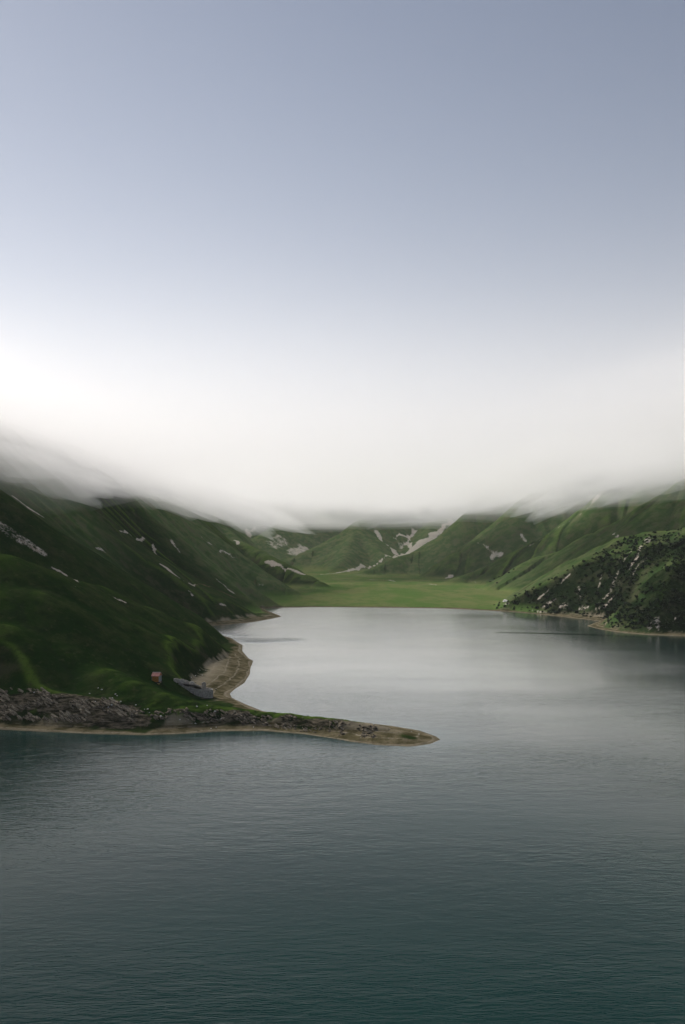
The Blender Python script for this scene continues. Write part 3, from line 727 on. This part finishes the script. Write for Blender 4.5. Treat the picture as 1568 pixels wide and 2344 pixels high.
for x, y, q in [(821,1652,3),(788,1647,3),(800,1649,2.6),(834,1652,2.6),(855,1660,3),(959,1681,3),(942,1675,2.6),(826,1689,2.6),(580,1665,2.6)]:
    boulder(x,y,q,'small pale stone lying on the long grassy spit','pale stones on the spit')
for x, y, q in [(447,1548,3.2),(457,1535,3),(471,1535,3),(463,1546,2.6),(438,1551,2.6)]:
    boulder(x,y,q,'small pale stone at the grass edge above the strand','pale stones above the strand')

# ---- tilted rock beds on the front of the headland and the spit
slabs = [slab('tilted_rock', 40+k) for k in range(6)]
def in_rock(px, py):
    lo = np.interp(px, [0,100,200,290,340,400,560,640,740,850], [1572,1580,1592,1612,1636,1622,1634,1638,1648,1664])
    hi = np.interp(px, [0,100,200,290,340,400,560,640,740,850], [1648,1650,1652,1655,1652,1646,1660,1668,1680,1690])
    return lo < py < hi
cands = []
while len(cands) < 800:
    px = rnd.uniform(-8, 860); py = rnd.uniform(1565, 1695)
    if px > 300 and rnd.random() < .35: continue
    if in_rock(px, py) and fbm(np.array([px*1.0]), np.array([py*2.2]), 30, 3, 5)[0] > .02:
        g = ground(px, py)
        if g and g[1] < 372: cands.append((px, py, g))
big = cands[:270]; small = cands[270:]
for px, py, g in big:
    s_ = rnd.uniform(.3, .95)*(.65 if px > 300 else 1)
    zone_l = 'grey rock slab sticking out of the dark bank at the left shore' if px < 320 else ('dark rock slab on the bank below the stone ruin' if px < 560 else 'weathered rock slab on the steep side of the long spit')
    zone_g = 'rock slabs of the left bank' if px < 320 else ('rock slabs below the ruin' if px < 560 else 'rock slabs of the spit')
    put('tilted_rock', slabs[rnd.randrange(6)], (g[0], g[1], g[2]+.05), (s_*1.9, s_*.45, s_*.34), (R(rnd.uniform(15,35)), R(rnd.uniform(16,32)), R(rnd.uniform(-42,-14))), zone_l, 'rock', zone_g)
def merged(name, bases, items, m, label):    # items: (location, scale3, euler, base index)
    V = []; FF = []; off = 0
    arr = []
    for b_ in bases:
        v = np.zeros(len(b_.vertices)*3); b_.vertices.foreach_get('co', v); b_.calc_loop_triangles()
        tr = np.zeros(len(b_.loop_triangles)*3, int); b_.loop_triangles.foreach_get('vertices', tr); arr.append((v.reshape(-1,3), tr.reshape(-1,3)))
    from mathutils import Euler
    for loc, sc, eu, k in items:
        v, tr = arr[k]; Rm = np.array(Euler(eu).to_matrix())
        V.append((v*np.array(sc))@Rm.T+np.array(loc)); FF.append(tr+off); off += len(v)
    me = mesh_np(name, np.concatenate(V), np.concatenate(FF), m, False)
    o = link(bpy.data.objects.new(name, me)); o['kind'] = 'stuff'; o['label'] = label; return o
merged('rubble', slabs, [((g[0], g[1], g[2]), (q*1.4, q*.8, q*.5), (R(rnd.uniform(10,50)), R(rnd.uniform(5,35)), R(rnd.uniform(-40,40))), rnd.randrange(6))
       for px, py, g in small for q in (rnd.uniform(.15,.5),)], M_ROCK, 'grey rubble between the rock slabs of the headland bank')

# ---- shrubs
def shrub_mesh(seed, n=46):
    r = random.Random(seed); co = []; f = []
    for k in range(n):
        a = r.uniform(0, 6.283); e = r.uniform(0, 1)**.6; rr = r.uniform(.35, 1)
        c = Vector((math.cos(a)*rr*math.sqrt(1-e*e*.7), math.sin(a)*rr*math.sqrt(1-e*e*.7), e*r.uniform(.5,1.15)))
        q = r.uniform(.22, .42); tr = Matrix.Rotation(r.uniform(0,6.28), 3, 'Z') @ Matrix.Rotation(r.uniform(0,3.1), 3, 'X')
        i0 = len(co)
        for u in ((-1,-.6,0),(1,-.6,.2),(.7,.7,-.2),(-.7,.8,.2),(0,0,.55)): co.append(tuple(c + tr @ (Vector(u)*q)))
        f += [(i0,i0+1,i0+4),(i0+1,i0+2,i0+4),(i0+2,i0+3,i0+4),(i0+3,i0,i0+4)]
    me = bpy.data.meshes.new('shrub'); me.from_pydata(co, [], f); me.update(); me.materials.append(M_LEAF); return me
shr = [shrub_mesh(60+k) for k in range(4)]
spots = []; tries = 0
while len(spots) < 1700 and tries < 9000:
    tries += 1
    px = rnd.uniform(1120, 1590); py = rnd.uniform(1212, 1440)
    top_y = np.interp(px, [1120,1160,1240,1336,1440,1568], [1372,1372,1330,1280,1226,1206])
    if py < top_y+3: continue
    if fbm(np.array([px]), np.array([py*1.4]), 70, 3, 15)[0] < rnd.uniform(-.6, .35): continue
    g = ground(px, py, 640)
    if g and g[2] > 1.2 and g[1] < 1120:
        spots.append((px, py, g))
for n_, (px, py, g) in enumerate(spots[:255]):
    s_ = rnd.uniform(1.0, 2.1)
    near = g[1] < 800
    put('shrub', shr[n_ % 4], (g[0], g[1], g[2]-.1), (s_, s_, s_*rnd.uniform(.8,1.2)), (0,0,rnd.uniform(0,6)),
        'dark green shrub on the black slope at the right edge' if near else 'dark green shrub on the gullied hillside right of the meadow', 'shrub', 'shrubs on the nearer right slope' if near else 'shrubs on the gullied hillside')
merged('scrub', shr, [((g[0], g[1], g[2]-.15), (q, q, q*.9), (0,0,rnd.uniform(0,6)), rnd.randrange(4)) for px, py, g in spots[255:] for q in (rnd.uniform(.5,1.3),)], M_LEAF,
       'low dark scrub covering the right hillside')
for px, py, q in [(481,1649,7),(484,1655,6),(503,1655,6),(471,1657,6),(629,1632,6),(565,1645,6),(584,1629,5),(843,1670,6),(820,1669,7),(705,1640,6),(494,1579,5)]:
    g = ground(px, py); r = q*.5*g[1]/F
    put('shrub', shr[rnd.randrange(4)], (g[0], g[1], g[2]-.08), (r,r,r*.8), (0,0,rnd.uniform(0,6)),
        'low dark shrub on the bank beside the footpath' if px < 520 else 'low dark shrub on the side of the spit', 'shrub', 'shrubs by the footpath' if px < 520 else 'shrubs on the spit')
for px, py in [(1122,1333),(1131,1326),(1142,1322),(1153,1315),(1165,1312),(1176,1304),(1138,1335)]:
    g = ground(px, py, 900)
    if g: put('shrub', shr[rnd.randrange(4)], (g[0], g[1], g[2]-.1), (1.7,1.7,1.6), (0,0,rnd.uniform(0,6)), 'dark shrub on the pale green crest behind the meadow', 'shrub', 'shrubs on the pale crest')
